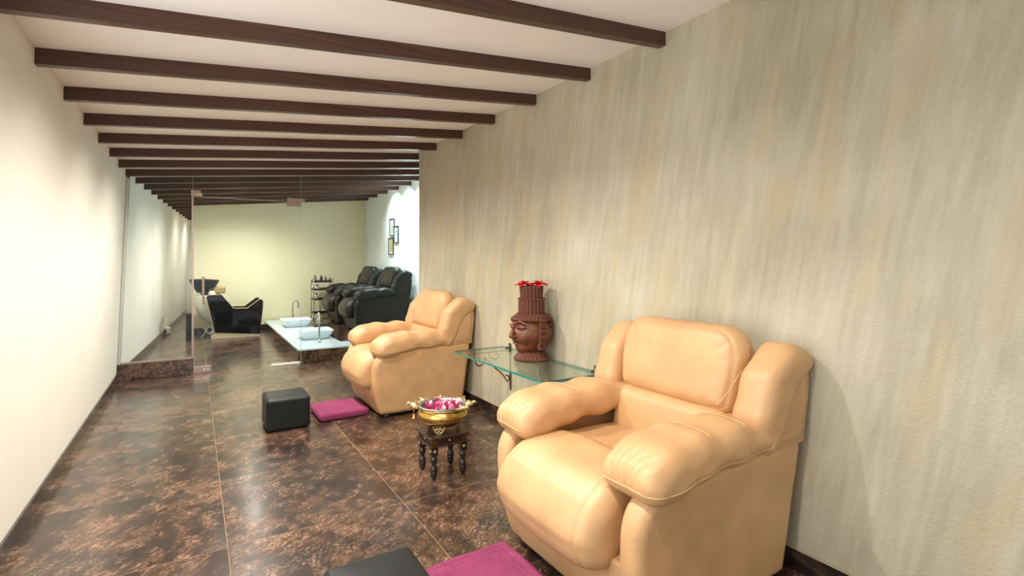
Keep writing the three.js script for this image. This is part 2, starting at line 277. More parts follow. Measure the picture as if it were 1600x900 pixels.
// ceiling beams, one every 0.66 m
for (let k = -5; k < 22; k++) {
  const D = 2.06 + 0.66 * k; if (D < NEAR_D + 0.1 || D > 15.6 || Math.abs(D - BACK_D) < 0.12) continue;
  const x1 = D + 0.05 < WALL_END ? WR : D < BACK_D ? WR2 : 0.9, x0 = leftX(2.38, D) + 0.002;
  const b = mesh('ceiling_beam', boxUV(slope(bD(x0, x1, -0.08, 0, D, D + 0.05))), beamMat);
  tag(b, D < GLASS_D ? 'dark brown wooden beam across the pale ceiling in front of the glass screen' : D < BACK_D ? 'dark wooden ceiling beam above the glass room' : 'short dark beam across the passage beyond the glass room', 'beam', D < GLASS_D ? 'beams before the glass screen' : D < BACK_D ? 'beams over the glass room' : 'beams over the passage');
}

// small recessed spotlights, each tucked in behind a beam; the cool ones are turned to wash the white wall
const lampWhite = std({ color: '#e8e4dc', roughness: 0.4 });
for (const [X, D, cd, rgb] of SPOTS) {
  const t = thing('ceiling_spotlight', 'small round spotlight tucked behind a ceiling beam', 'lamp', [X, ceilY(X), -D], 0, 'spotlights behind the beams');
  mesh('ring', lathe([[0.028, 0], [0.042, 0.0], [0.042, -0.012], [0.034, -0.016], [0.028, -0.012], [0.028, 0]], 32), lampWhite, t);
  mesh('lens', lathe([[0, -0.006], [0.028, -0.006], [0.028, -0.002], [0, -0.002]], 24), std({ color: '#ffffff', emissive: new THREE.Color().setRGB(...rgb), emissiveIntensity: 3 }), t);
  const l = new THREE.SpotLight(new THREE.Color().setRGB(...rgb), cd, 0, rgb === COOL ? 1.0 : 1.4, 0.7, 2); l.name = 'spot_beam'; l.castShadow = true; l.shadow.radius = 2;
  l.position.set(0, -0.03, 0); l.target.position.set(rgb === COOL ? 0.55 : 0, -1, 0); t.add(l, l.target);
}

// ---------------------------------------------------------------- glass screen
const GT = 0.006, topY = (X) => ceilY(X) - 0.004, DT = 2.19;
const xl = leftX(0.2) + 0.01, XS = -0.012, XD = 1.234;
tag(mesh('granite_curb', boxUV(rbx(xl - 0.004, XS + 0.006, 0, 0.192, -GLASS_D - 0.06, -GLASS_D + 0.02, 0.004)), graniteMat), 'low speckled brown granite curb under the narrow fixed glass pane', 'curb');
{ const t = thing('glass_partition', 'clear frameless glass screen from floor to ceiling with fixed panes beside and above the door', 'glass partition', [0, 0, -GLASS_D]);
  const pane = (x0, x1, y0, label) => { const g = bx(x0, x1, 0, 1, -GT, GT); warp(g, (v) => { v.y = y0 + v.y * (topY(v.x) - y0); }); const m = mesh('pane', flat(g), glassMat, t); m.userData.label = label; return m; };
  const a = pane(xl + 0.03, XS - 0.012, 0.2, 'narrow fixed pane on the granite curb');
  mesh('post', flat(warp(bx(0, 0.026, 0, 1, -0.018, 0.018), (v) => { v.y = 0.195 + v.y * (topY(xl) - 0.195); v.x += leftX(v.y) + 0.006; })), chrome, a);
  mesh('post', bx(XS - 0.012, XS + 0.004, 0.195, 2.2, -0.02, 0.02), satinSteel, a);
  mesh('bottom_rail', bx(xl + 0.02, XS - 0.012, 0.193, 0.213, -0.02, 0.02), satinSteel, a);
  const b = pane(XS + 0.004, XD - 0.003, DT + 0.004, 'transom pane above the door');
  mesh('glass_edge', bx(XS + 0.0005, XS + 0.004, DT, topY(XS), -GT, GT), glassEdge, b);
  mesh('glass_edge', bx(XS, XD, DT + 0.001, DT + 0.004, -GT, GT), glassEdge, b);
  const p = mesh('corner_patch', rbx(XS - 0.02, XS + 0.085, DT + 0.002, DT + 0.075, -0.02, 0.02, 0.004), satinSteel, b); mesh('clip', rbx(XS + 0.03, XS + 0.1, DT + 0.004, DT + 0.04, 0.02, 0.045, 0.004), paleBrass, p);
  mesh('patch', rbx(XD - 0.17, XD + 0.05, DT + 0.002, DT + 0.05, -0.016, 0.016, 0.003), satinSteel, b);
  for (const x of [XS + 0.02, XD - 0.04]) mesh('ceiling_clip', rbx(x, x + 0.025, topY(x) - 0.05, topY(x) - 0.015, -0.012, 0.012, 0.003), chrome, b);
  const c = pane(XD + 0.004, WR2 - 0.004, 0.0, 'wide fixed pane along the raised platform');
  mesh('glass_edge', bx(XD + 0.0005, XD + 0.004, 0.0, topY(XD), -GT, GT), glassEdge, c);
  mesh('foot_clip', rbx(XD - 0.002, XD + 0.035, 0.0, 0.03, 0.0, 0.022, 0.004), chrome, c); }
{ const t = thing('glass_door', 'frameless glass door with upright pull handle and metal patch fittings', 'door', [XD - 0.004, 0, -GLASS_D]);
  const w = XD - XS - 0.014;
  mesh('pane', bx(-w, 0, 0.012, DT - 0.004, -GT, GT), glassMat, t);
  mesh('glass_edge', bx(-w - 0.004, -w, 0.012, DT - 0.004, -GT, GT), glassEdge, t);
  const h = mesh('pull_handle', merge([rod(V(-w + 0.1, 0.86, 0.06), V(-w + 0.1, 1.2, 0.06), 0.014, 20), rod(V(-w + 0.1, 0.9, 0), V(-w + 0.1, 0.9, 0.06), 0.008), rod(V(-w + 0.1, 1.16, 0), V(-w + 0.1, 1.16, 0.06), 0.008)]), satinSteel, t); h.userData.label = 'upright satin metal pull bar';
  mesh('top_patch', rbx(-0.17, 0, DT - 0.06, DT - 0.001, -0.016, 0.016, 0.003), satinSteel, t);
  const lk = mesh('lock_patch', rbx(-w, -w + 0.19, 0.01, 0.09, -0.016, 0.016, 0.003), satinSteel, t); mesh('lock_cylinder', merge([rod(V(-w + 0.11, 0.05, 0.014), V(-w + 0.11, 0.05, 0.03), 0.012, 16), rod(V(-w + 0.15, 0.05, 0.014), V(-w + 0.15, 0.05, 0.024), 0.012, 16)]), chrome, lk);
  mesh('pivot_patch', rbx(-0.36, -0.004, 0.002, 0.03, -0.018, 0.018, 0.003), lampWhite, t); }

// raised platform for the foot baths
{ const t = thing('foot_bath_platform', 'raised dark granite platform with white stone border under the basins', 'platform', [1.2, 0, -(GLASS_D + 0.012)]);
  const L = 3.95, W = WR2 - 1.2 - 0.004;
  mesh('riser', boxUV(rbx(0, W, 0, 0.17, -L, 0, 0.003)), graniteMat, t);
  mesh('granite_top', boxUV(bx(0.66, W, 0.17, 0.188, -L, -0.42)), graniteMat, t);
  mesh('stone_border', boxUV(merge([bx(0, 0.66, 0.17, 0.19, -L, 0), bx(0.66, W, 0.17, 0.19, -0.42, 0)])), whiteStone, t); }

// ---------------------------------------------------------------- recliner armchairs: x across, y up, z forward from the rear
const nz = (x, y, z, f, a) => a * noise3(x * f, y * f, z * f);
const RAKE = (y) => 0.085 * clamp(1 - y / 0.95);                   // the rear leans away from the wall below
function soften(pts, n = 2) { for (; n--;) { const q = []; pts.forEach((p, i) => { const r = pts[(i + 1) % pts.length]; q.push([lerp(p[0], r[0], 0.25), lerp(p[1], r[1], 0.25)], [lerp(p[0], r[0], 0.75), lerp(p[1], r[1], 0.75)]); }); pts = q; } return pts; }
const sideProf = soften([[RAKE(0.03), 0.03], [0.3, 0.03], [0.86, 0.03], [0.895, 0.05], [0.94, 0.22], [0.958, 0.36], [0.95, 0.50], [0.88, 0.585], [0.6, 0.60], [0.25, 0.615], [0.02, 0.63], [0.03, 0.55], [RAKE(0.06), 0.06]]);
const sideS = (x, y, z) => extr(poly2(sideProf, z, y) - 0.003, Math.abs(x - 0.395 - 0.07 * y) - 0.055, 0.04) + nz(x, y, z, 4, 0.0015);
const armPath = [[0.25, 0.660, 0.056], [0.45, 0.664, 0.062], [0.66, 0.657, 0.066], [0.80, 0.635, 0.070], [0.875, 0.608, 0.066]];
function armS(x, y, z) {
  const cx = x - 0.388, hw = 0.128 + 0.014 * sstep(0.45, 0.8, z); let d = extr(path2(armPath, z, y, 0.08), Math.abs(cx) - hw, 0.062);
  d -= 0.014 * (1 - clamp((cx / 0.13) ** 2)) * sstep(0.6, 0.68, y);
  for (let j = 0; j < 5; j++) { const xj = -0.075 + j * 0.035, w = cx - xj + (z - 0.92) * (j - 1) * 0.15; d += 0.0055 * Math.exp(-((w / 0.0055) ** 2)) * sstep(0.845, 0.90, z) * sstep(0.60, 0.65, y); }
  d += 0.001 * Math.exp(-(((z - 0.40 - cx * 0.1) / 0.01) ** 2)) + 0.001 * Math.exp(-(((z - 0.61 - cx * 0.12) / 0.01) ** 2));
  return d + nz(x, y, z, 4.5, 0.0016);
}
const footPath = [[0.58, 0.44, 0.06], [0.74, 0.466, 0.078], [0.87, 0.446, 0.094], [0.925, 0.405, 0.092], [0.946, 0.36, 0.086], [0.948, 0.325, 0.072]];
function footS(x, y, z) {
  let d = extr(path2(footPath, z, y, 0.08), Math.abs(x) - 0.325, 0.075);
  d -= 0.02 * (1 - clamp((x / 0.32) ** 2));
  d += 0.007 * Math.exp(-(((Math.abs(x) - 0.262) / 0.009) ** 2)) * sstep(0.86, 0.94, z);
  return d + nz(x, y, z, 4, 0.003);
}
function seatS(x, y, z) { return rboxS(x, y - 0.452 - 0.02 * (z - 0.5), z - 0.45, 0.345, 0.085, 0.26, 0.055) - 0.015 * (1 - clamp((x / 0.3) ** 2)) + nz(x, y, z, 4, 0.003); }
function tilt(y, z, cy, cz, a) { const c = Math.cos(a), s = Math.sin(a), Y = y - cy, Z = z - cz; return [Y * c - Z * s, Y * s + Z * c]; }   // leaning back by a
function rr2(x, y, hx, hy, rt, rb) { const r = y > 0 ? rt : rb, a = Math.abs(x) - hx + r, b = Math.abs(y) - hy + r; return Math.min(Math.max(a, b), 0) + Math.hypot(Math.max(a, 0), Math.max(b, 0)) - r; }
const dome = (x, y, hx, hy) => { const a = 1 - clamp((x / hx) ** 2), b = 1 - clamp((y / hy) ** 2); return Math.sqrt(a * b); };
function headS(x, y, z) {
  const [Y, Z] = tilt(y, z, 0.898, 0.185, 0.2), hw = 0.35 - 0.02 * sstep(0, -0.19, Y), d2 = rr2(x, Y, hw, 0.2, 0.14, 0.055);
  let d = extr(d2, Math.abs(Z) - 0.075, 0.07);
  if (Z > 0) {
    d -= 0.045 * dome(x, Y, hw, 0.2); const e = -d2, an = Math.atan2(Y - 0.02, Math.abs(x) - 0.2);
    d += 0.005 * Math.exp(-(((e - 0.06) / 0.028) ** 2)) * Math.max(0, Math.sin(an * 8 + 2 * noise3(x * 3, y * 3, 2))) * sstep(0.0, 0.08, Y) * sstep(0.18, 0.26, Math.abs(x)) + 0.005 * Math.exp(-(((e - 0.026) / 0.007) ** 2)) * sstep(0.2, 0.27, Math.abs(x));
  }
  return d + nz(x, y, z, 4, 0.003);
}
function lumbarS(x, y, z) {
  const [Y, Z] = tilt(y, z, 0.60, 0.27, 0.2), d2 = rr2(x, Y, 0.325, 0.13, 0.06, 0.05);
  let d = extr(d2, Math.abs(Z) - 0.075, 0.06); if (Z > 0) { d -= 0.03 * dome(x, Y, 0.32, 0.13); d += 0.005 * Math.exp(-(((Math.abs(x) - 0.282) / 0.007) ** 2)); }
  return d + nz(x, y, z, 4, 0.003);
}
const wingPath = [[0.255, 0.645, 0.062], [0.235, 0.74, 0.074], [0.185, 0.87, 0.082], [0.105, 0.95, 0.074], [0.03, 0.955, 0.055]];
function wingS(x, y, z) { const cx = x - 0.40 - 0.045 * y; return extr(path2(wingPath, z, y, 0.08), Math.abs(cx) - 0.088, 0.06) + nz(x, y, z, 5, 0.002) + 0.003 * Math.max(0, Math.sin((y + z) * 110)) * sstep(0.08, 0.03, z) * sstep(0.04, 0.08, cx); }
const insetProf = soften([[0.0, 0.60], [0.12, 0.60], [0.235, 0.60], [0.225, 0.72], [0.185, 0.83], [0.13, 0.90], [0.06, 0.93], [-0.012, 0.93], [-0.012, 0.8], [0.01, 0.62]]);
const insetS = (x, y, z) => extr(poly2(insetProf, z, y), Math.abs(x - 0.40 - 0.045 * y) - 0.066 - 0.012 * sstep(0.01, 0.06, -poly2(insetProf, z, y)), 0.012);
const backS = (x, y, z) => rboxS(x, y - 0.50, z - 0.04 - RAKE(y), 0.40, 0.46, 0.035, 0.03);
const frontProf = [[0.80, 0.03], [0.885, 0.03], [0.93, 0.20], [0.935, 0.30], [0.80, 0.30]];
const frontS = (x, y, z) => extr(poly2(frontProf, z, y), Math.abs(x) - 0.37, 0.02);
function tubeOn(f, pts, r = 0.0028, seg = 60) { return tube(pts.map((p) => project(f, p)), r, seg, 6); }
const C = 0.0095;
const chairG = {
  side: nets(sideS, [0.31, 0, -0.03], [0.53, 0.67, 1.0], 0.012), arm: nets(armS, [0.2, 0.5, 0.16], [0.57, 0.78, 0.99], 0.007),
  foot: nets(footS, [-0.38, 0.22, 0.48], [0.38, 0.61, 1.1], C), seat: nets(seatS, [-0.38, 0.3, 0.15], [0.38, 0.58, 0.76], 0.012),
  head: nets(headS, [-0.4, 0.64, -0.03], [0.4, 1.16, 0.42], 0.0085), lumbar: nets(lumbarS, [-0.37, 0.42, 0.1], [0.37, 0.78, 0.45], C),
  wing: nets(wingS, [0.31, 0.5, -0.05], [0.57, 1.06, 0.37], 0.0085), inset: nets(insetS, [0.33, 0.57, -0.04], [0.54, 0.96, 0.28], C),
  back: nets(backS, [-0.43, 0.0, -0.02], [0.43, 1.0, 0.2], 0.014), front: nets(frontS, [-0.4, 0, 0.76], [0.4, 0.33, 0.97], 0.012),
};
const lin = (n, f) => Array.from({ length: n }, (_, i) => f(i / (n - 1)));
const armSeams = merge([
  tubeOn(armS, [...lin(14, (t) => V(0.56, 0.60 - 0.012 * sstep(0.6, 1, t), lerp(0.24, 0.86, t))), ...lin(8, (t) => V(0.388 + 0.17 * Math.cos(t * 2.6), 0.588, 0.87 + 0.12 * Math.sin(t * 2.6))).slice(1)], 0.0019, 110),
  tubeOn(armS, lin(10, (t) => V(lerp(0.28, 0.5, t), 0.76, 0.385 + (lerp(0.28, 0.5, t) - 0.388) * 0.1)), 0.0016), tubeOn(armS, lin(10, (t) => V(lerp(0.28, 0.5, t), 0.76, 0.595 + (lerp(0.28, 0.5, t) - 0.388) * 0.12)), 0.0016)]);
const headSeam = tubeOn(headS, lin(14, (t) => V(0.328, lerp(0.75, 1.0, t), 0.34 - 0.2 * t)), 0.0018);
for (const k of ['side', 'arm', 'wing', 'inset']) chairG[k + 'L'] = mirrorX(chairG[k]);
const armSeamsL = mirrorX(armSeams), headSeamL = mirrorX(merge([headSeam]));
const footG = merge([lathe([[0, 0], [0.026, 0], [0.03, 0.006], [0.028, 0.035], [0, 0.035]], 20)]);
function recliner(label, at, turn, mat, thread, group) {
  const t = thing('recliner_armchair', label, 'armchair', at, turn, group);
  for (const s of ['', 'L']) { const sp = mesh('side_panel', chairG['side' + s], mat, t); }
  mesh('back_panel', chairG.back, mat, t); mesh('front_panel', chairG.front, mat, t);
  mesh('seat', chairG.seat, mat, t); mesh('footrest_pad', chairG.foot, mat, t);
  mesh('lumbar_cushion', chairG.lumbar, mat, t);
  const h = mesh('head_cushion', chairG.head, mat, t); mesh('seam', headSeam, thread, h); mesh('seam', headSeamL, thread, h);
  for (const s of ['', 'L']) {
    const a = mesh('armrest', chairG['arm' + s], mat, t); mesh('seam', s ? armSeamsL : armSeams, thread, a);
    const w = mesh('wing', chairG['wing' + s], mat, t); mesh('side_inset', chairG['inset' + s], mat, w);
  }
  for (const [x, z] of [[-0.4, 0.14], [0.4, 0.14], [-0.4, 0.82], [0.4, 0.82]]) { const f = mesh('foot', footG, blackPlastic, t); f.position.set(x, 0, z); }
  return t;
}
recliner('cream leather recliner armchair at the end of the glass shelf away from the glass door', [2.29, 0, -1.75], -Math.PI / 2, creamLeather, creamThread).scale.set(1.03, 1, 1.05);
recliner('cream leather recliner armchair between the glass shelf and the glass room', [2.285, 0, -4.9], -Math.PI / 2, creamLeather, creamThread);
recliner('black leather recliner armchair on the platform behind the basin, next to the glass', [3.2, 0.188, -8.98], -Math.PI / 2, blackLeather, blackThread);
recliner('black leather recliner armchair on the platform beside the bottle trolley', [3.2, 0.188, -10.33], -Math.PI / 2, blackLeather, blackThread);

// ---------------------------------------------------------------- ottomans and purple mats
const ottG = nets((x, y, z) => rboxS(x, y - 0.137, z, 0.168, 0.13, 0.178, 0.026) - 0.006 * (1 - clamp((x / 0.16) ** 2)) * (1 - clamp((z / 0.17) ** 2)) + nz(x, y, z, 5, 0.0015), [-0.19, 0, -0.2], [0.19, 0.29, 0.2], 0.007);
const ottomanLeather = phy({ color: new THREE.Color().setRGB(0.010, 0.011, 0.011), bumpMap: leatherBump, bumpScale: 0.0007, roughness: 0.4, specularIntensity: 0.6 });
function ottoman(label, at) {
  const t = thing('cube_ottoman', label, 'ottoman', at);
  mesh('body', ottG, ottomanLeather, t);
  for (const [x, z] of [[-0.13, -0.14], [0.13, -0.14], [-0.13, 0.14], [0.13, 0.14]]) { const f = mesh('foot', lathe([[0, 0], [0.016, 0], [0.016, 0.012], [0, 0.012]], 14), blackPlastic, t); f.position.set(x, 0, z); }
}
ottoman('black leather cube ottoman standing between the stool and the glass door', [0.665, 0, -4.74]);
ottoman('black leather cube ottoman facing the armchair farther from the glass door', [0.565, 0, -1.795]);
const towelBump = texture(512, 512, (u, v) => { const q = 255 * (0.5 * tn(u, v, 200, 200, 31) + 0.5 * tn(u, v, 110, 120, 35)); return [q, q, q]; }, false, 0.3, 0.3);
const towelMap = texture(512, 512, (u, v) => { const a = fb(u, v, 10, 10, 71, 4), b = tn(u, v, 200, 200, 72); return mix3([116, 36, 72], [156, 66, 106], a * 0.6 + b * 0.4); }, true, 0.5, 0.5);
const towelMat = phy({ map: towelMap, bumpMap: towelBump, bumpScale: 0.0025, roughness: 0.95, sheen: 0.35, sheenRoughness: 0.5, sheenColor: new THREE.Color('#c05a90') });
const MX = 0.215, MZ = 0.222;
const matS = (x, y, z) => {
  let d = rboxS(x, y - 0.038, z, MX, 0.036 - 0.004 * (x * x + z * z) * 8, MZ, 0.026) + nz(x, y, z, 6, 0.003);
  const e = Math.max(Math.abs(x) - MX, Math.abs(z) - MZ); if (y > 0.05) d += 0.0045 * Math.exp(-(((e + 0.052) / 0.006) ** 2)) + 0.003 * Math.exp(-(((e + 0.08) / 0.005) ** 2));
  return d;
};
const matG = nets(matS, [-0.24, -0.01, -0.25], [0.24, 0.1, 0.25], 0.006);
function towel(label, at, turn) { const t = thing('foot_mat', label, 'cushion', at, turn); mesh('pad', matG, towelMat, t); }
towel('purple terry foot cushion before the cream armchair next to the glass room', [1.13, 0, -4.845], 0.03);
towel('purple terry foot cushion before the cream armchair farther from the glass door', [1.055, 0, -1.885], 0.02);

// ---------------------------------------------------------------- carved stool and brass bowl of flowers
const darkWoodMap = texture(512, 512, (u, v) => { const a = fb(u, v, 40, 4, 81, 4), b = fb(u, v, 90, 6, 83, 3); return mix3(mix3([30, 20, 16], [66, 44, 34], a), [140, 122, 108], sstep(0.66, 0.86, b) * 0.6); }, true, 0.4, 0.4);
const darkWood = phy({ map: darkWoodMap, roughness: 0.36, clearcoat: 0.25, clearcoatRoughness: 0.2 });
const blackWood = phy({ color: '#1d1512', roughness: 0.3, clearcoat: 0.3, clearcoatRoughness: 0.15 });
{ const t = thing('carved_stool', 'small dark wooden stool with turned legs and brass studs', 'stool', [1.405, 0, -3.15]);
  mesh('top', boxUV(rbx(-0.14, 0.14, 0.26, 0.276, -0.132, 0.132, 0.005)), darkWood, t);
  const fr = mesh('frieze', boxUV(rbx(-0.122, 0.122, 0.222, 0.26, -0.114, 0.114, 0.003)), darkWood, t); fr.userData.label = 'drawer-like band with brass corner plates';
  for (const [sx, sz] of [[-1, 1], [1, 1], [-1, -1], [1, -1]]) mesh('corner_plate', merge([rbx(sx * 0.108 - 0.016, sx * 0.108 + 0.016, 0.227, 0.255, sz * 0.1135 - 0.0035, sz * 0.1135 + 0.0035, 0.001), rbx(sx * 0.1215 - 0.0035, sx * 0.1215 + 0.0035, 0.227, 0.255, sz * 0.1 - 0.016, sz * 0.1 + 0.016, 0.001)]), std({ color: '#7a5527', metalness: 0.8, roughness: 0.45 }), fr);
  for (const [x, z] of [[0, 0.116], [-0.124, 0], [0, -0.116], [0.124, 0]]) { const s = mesh('stud', new THREE.SphereGeometry(0.008, 12, 8), paleBrass, fr); s.position.set(x, 0.241, z); }
  mesh('ledge', boxUV(rbx(-0.136, 0.136, 0.210, 0.222, -0.128, 0.128, 0.003)), darkWood, t);
  const prof = [[0, 0], [0.011, 0], [0.016, 0.012], [0.021, 0.02], [0.023, 0.03], [0.019, 0.036], [0.024, 0.044], [0.026, 0.052], [0.020, 0.058], [0.024, 0.064], [0.025, 0.074], [0.018, 0.084], [0.014, 0.098], [0.019, 0.112], [0.0245, 0.126], [0.024, 0.136], [0.016, 0.15], [0.0155, 0.156], [0, 0.156]];
  for (const [x, z] of [[-1, 1], [1, 1], [-1, -1], [1, -1]]) {
    const l = mesh('leg', merge([lathe(prof, 24), rbx(-0.022, 0.022, 0.154, 0.21, -0.022, 0.022, 0.003)]), blackWood, t); l.position.set(x * 0.103, 0, z * 0.096);
    const s = mesh('stud', merge([new THREE.SphereGeometry(0.0115, 14, 10).scale(1, 1, 0.5).translate(0, 0.184, 0.022), new THREE.SphereGeometry(0.0115, 14, 10).scale(0.5, 1, 1).translate(x * 0.022, 0.184, 0)]), paleBrass, l);
  } }
const BOWL = [1.405, 0.276, -3.15];
{ const t = thing('brass_bowl', 'footed ornate brass bowl with bird handles on the small dark stool', 'bowl', BOWL);
  mesh('body', lathe([[0, 0.036], [0.07, 0.036], [0.10, 0.042], [0.135, 0.06], [0.157, 0.082], [0.166, 0.104], [0.163, 0.124], [0.152, 0.141], [0.144, 0.150], [0.143, 0.158]], 72), brass, t);
  mesh('rim', lathe([[0.143, 0.158], [0.152, 0.163], [0.160, 0.168], [0.160, 0.172], [0.152, 0.174], [0.142, 0.170], [0.136, 0.160], [0.139, 0.152]], 72), silver, t);
  mesh('inside', lathe([[0.138, 0.154], [0.14, 0.14], [0.125, 0.128], [0, 0.122]], 60), silver, t);
  // three openwork feet
  for (const a of [-0.62, -0.62 + 2.1, -0.62 + 4.2]) {
    const ring = (x, y, r, w = 0.0035) => new THREE.TorusGeometry(r, w, 8, 20).translate(x, y, 0);
    const f = mesh('foot', merge([ring(-0.022, 0.046, 0.015), ring(0.022, 0.046, 0.015), ring(-0.012, 0.026, 0.011), ring(0.012, 0.026, 0.011), ring(0, 0.011, 0.008), ring(0, 0.044, 0.009),
      tube([V(-0.045, 0.062, 0), V(-0.03, 0.03, 0.004), V(-0.012, 0.006, 0.004), V(0, 0.0035, 0), V(0.012, 0.006, 0.004), V(0.03, 0.03, 0.004), V(0.045, 0.062, 0)], 0.0035, 40, 8)]), paleBrass, t);
    f.position.set(Math.sin(a) * 0.105, 0, Math.cos(a) * 0.105); f.rotation.y = a; f.rotation.x = 0;
  }
  // handles: birds with curled tails and fanned leaves on the rim
  const bird = () => {
    const parts = [new THREE.SphereGeometry(0.017, 14, 10).scale(1.0, 0.8, 1.4).translate(0, 0.010, 0.028), tube([V(0, 0.012, 0.036), V(0, 0.02, 0.046), V(0, 0.02, 0.054), V(0, 0.014, 0.062)], 0.0055, 16, 8), new THREE.SphereGeometry(0.0085, 10, 8).translate(0, 0.019, 0.054), new THREE.ConeGeometry(0.003, 0.014, 8).rotateX(1.9).translate(0, 0.016, 0.064)];
    for (let i = -3; i <= 3; i++) parts.push(new THREE.SphereGeometry(0.008, 8, 6).scale(0.8, 0.7, 1.3).rotateY(i * 0.5).translate(i * 0.0125, 0.014 - 0.002 * Math.abs(i), 0.044 - Math.abs(i) * 0.006), new THREE.SphereGeometry(0.011, 10, 8).scale(0.6, 0.35, 1.7).rotateY(i * 0.45).translate(i * 0.013, 0.008, 0.012), new THREE.TorusGeometry(0.007, 0.0024, 6, 14).rotateX(1.3).translate(i * 0.014, 0.013, 0.034 - Math.abs(i) * 0.005));
    return merge(parts);
  };
  const birdG = bird(), base = Math.PI / 2 - YAW;                  // turned so that two birds stand left and right as seen from the room's near end
  for (const [a, s] of [[base + 0.05, 1], [base + Math.PI + 0.15, 1.1], [base + 0.85, 0.8], [base + Math.PI - 0.6, 0.8], [base + Math.PI / 2 + 0.2, 0.75], [base - 0.55, 0.85]]) { const b = mesh('bird_handle', birdG, paleBrass, t); b.position.set(Math.sin(a) * 0.145, 0.158, Math.cos(a) * 0.145); b.rotation.y = a; b.scale.setScalar(s * 1.25); }
  for (const [a, n] of [[base - 1.35, 9]]) mesh('leaf_band', merge(Array.from({ length: n }, (_, i) => new THREE.SphereGeometry(0.012, 10, 8).scale(1.2, 0.5, 0.6).rotateY(a + (i - 4) * 0.11).translate(Math.sin(a + (i - 4) * 0.11) * 0.152, 0.158, Math.cos(a + (i - 4) * 0.11) * 0.152))), paleBrass, t);
  const ab = base + Math.PI + 0.1, bell = mesh('hanging_bell', merge([lathe([[0, 0.03], [0.006, 0.028], [0.009, 0.018], [0.011, 0.008], [0.016, 0], [0.013, 0], [0, 0.004]], 20), rod(V(0, 0.028, 0), V(0, 0.075, 0), 0.0016, 6), new THREE.SphereGeometry(0.004, 8, 6).translate(0, 0.045, 0)]), brass, t); bell.position.set(Math.sin(ab) * 0.186, 0.083, Math.cos(ab) * 0.186);
}
// loose frangipani heads and two marigolds in the bowl
function petalGeo(len, w, curl, n = 8) {
  const pos = [], idx = [];
  for (let i = 0; i <= n; i++) for (let s = -2; s <= 2; s++) { const t = i / n, ww = w * Math.sin(Math.PI * Math.min(1, 0.08 + t * 0.92)) ** 0.8; pos.push(s / 2 * ww, curl * t * t * len + Math.abs(s / 2) ** 2 * ww * 0.35, t * len); }
  for (let i = 0; i < n; i++) for (let s = 0; s < 4; s++) { const a = i * 5 + s; idx.push(a, a + 5, a + 1, a + 1, a + 5, a + 6); }
  const g = new THREE.BufferGeometry(); g.setAttribute('position', new THREE.Float32BufferAttribute(pos, 3)); g.setIndex(idx);
  const top = g.clone(), q = g.toNonIndexed(); const under = g.clone(); warp(under, (v) => { v.y -= 0.0007; });
  const ui = under.index.array; for (let i = 0; i < ui.length; i += 3) { const k = ui[i]; ui[i] = ui[i + 1]; ui[i + 1] = k; }
  top.computeVertexNormals(); under.computeVertexNormals(); const m = mergeGeometries([top, under]); m.setAttribute('uv', new THREE.Float32BufferAttribute(new Float32Array(m.attributes.position.count * 2), 2)); return m;
}
const petalM = ['#b8175a', '#d6427f', '#f6dbe4', '#ec9dbd'].map((c) => phy({ color: c, roughness: 0.6, sheen: 0.3 }));
const bigPetal = petalGeo(0.045, 0.012, 0.5);
for (let i = 0; i < 17; i++) {
  const r = i < 6 ? 0.045 : 0.098, a = i < 6 ? i * 1.05 + 0.3 : i * 0.571 + 0.2;
  const t = thing('frangipani_flower', 'pink and white frangipani flower lying in the brass bowl', 'flower', [BOWL[0] + Math.sin(a) * r, BOWL[1] + 0.134 + (i % 3) * 0.005, BOWL[2] + Math.cos(a) * r], a, 'flowers in the brass bowl');
  for (let k = 0; k < 5; k++) { const p = mesh('petal', bigPetal, petalM[(i + k * (k % 2 ? 1 : 2)) % 4], t); p.rotation.set(-0.45 - rnd() * 0.45, k * 1.257 + rnd() * 0.4, 0, 'YXZ'); }
}
for (const [x, z, s, c] of [[-0.005, 0.03, 1, '#e8891a'], [0.035, 0.0, 0.85, '#e5a91f']]) {
  const t = thing('marigold_flower', c === '#e8891a' ? 'orange marigold head among the pink flowers' : 'yellow marigold head among the pink flowers', 'flower', [BOWL[0] + x, BOWL[1] + 0.134, BOWL[2] + z]), m = std({ color: c, roughness: 0.7 }), g = petalGeo(0.018 * s, 0.007 * s, 0.6, 4);
  for (let k = 0; k < 26; k++) { const p = mesh('petal', g, m, t); p.rotation.set(-0.25 - (k % 4) * 0.33, k * 2.4, 0, 'YXZ'); p.position.y = 0.006 + (k % 4) * 0.002; }
}

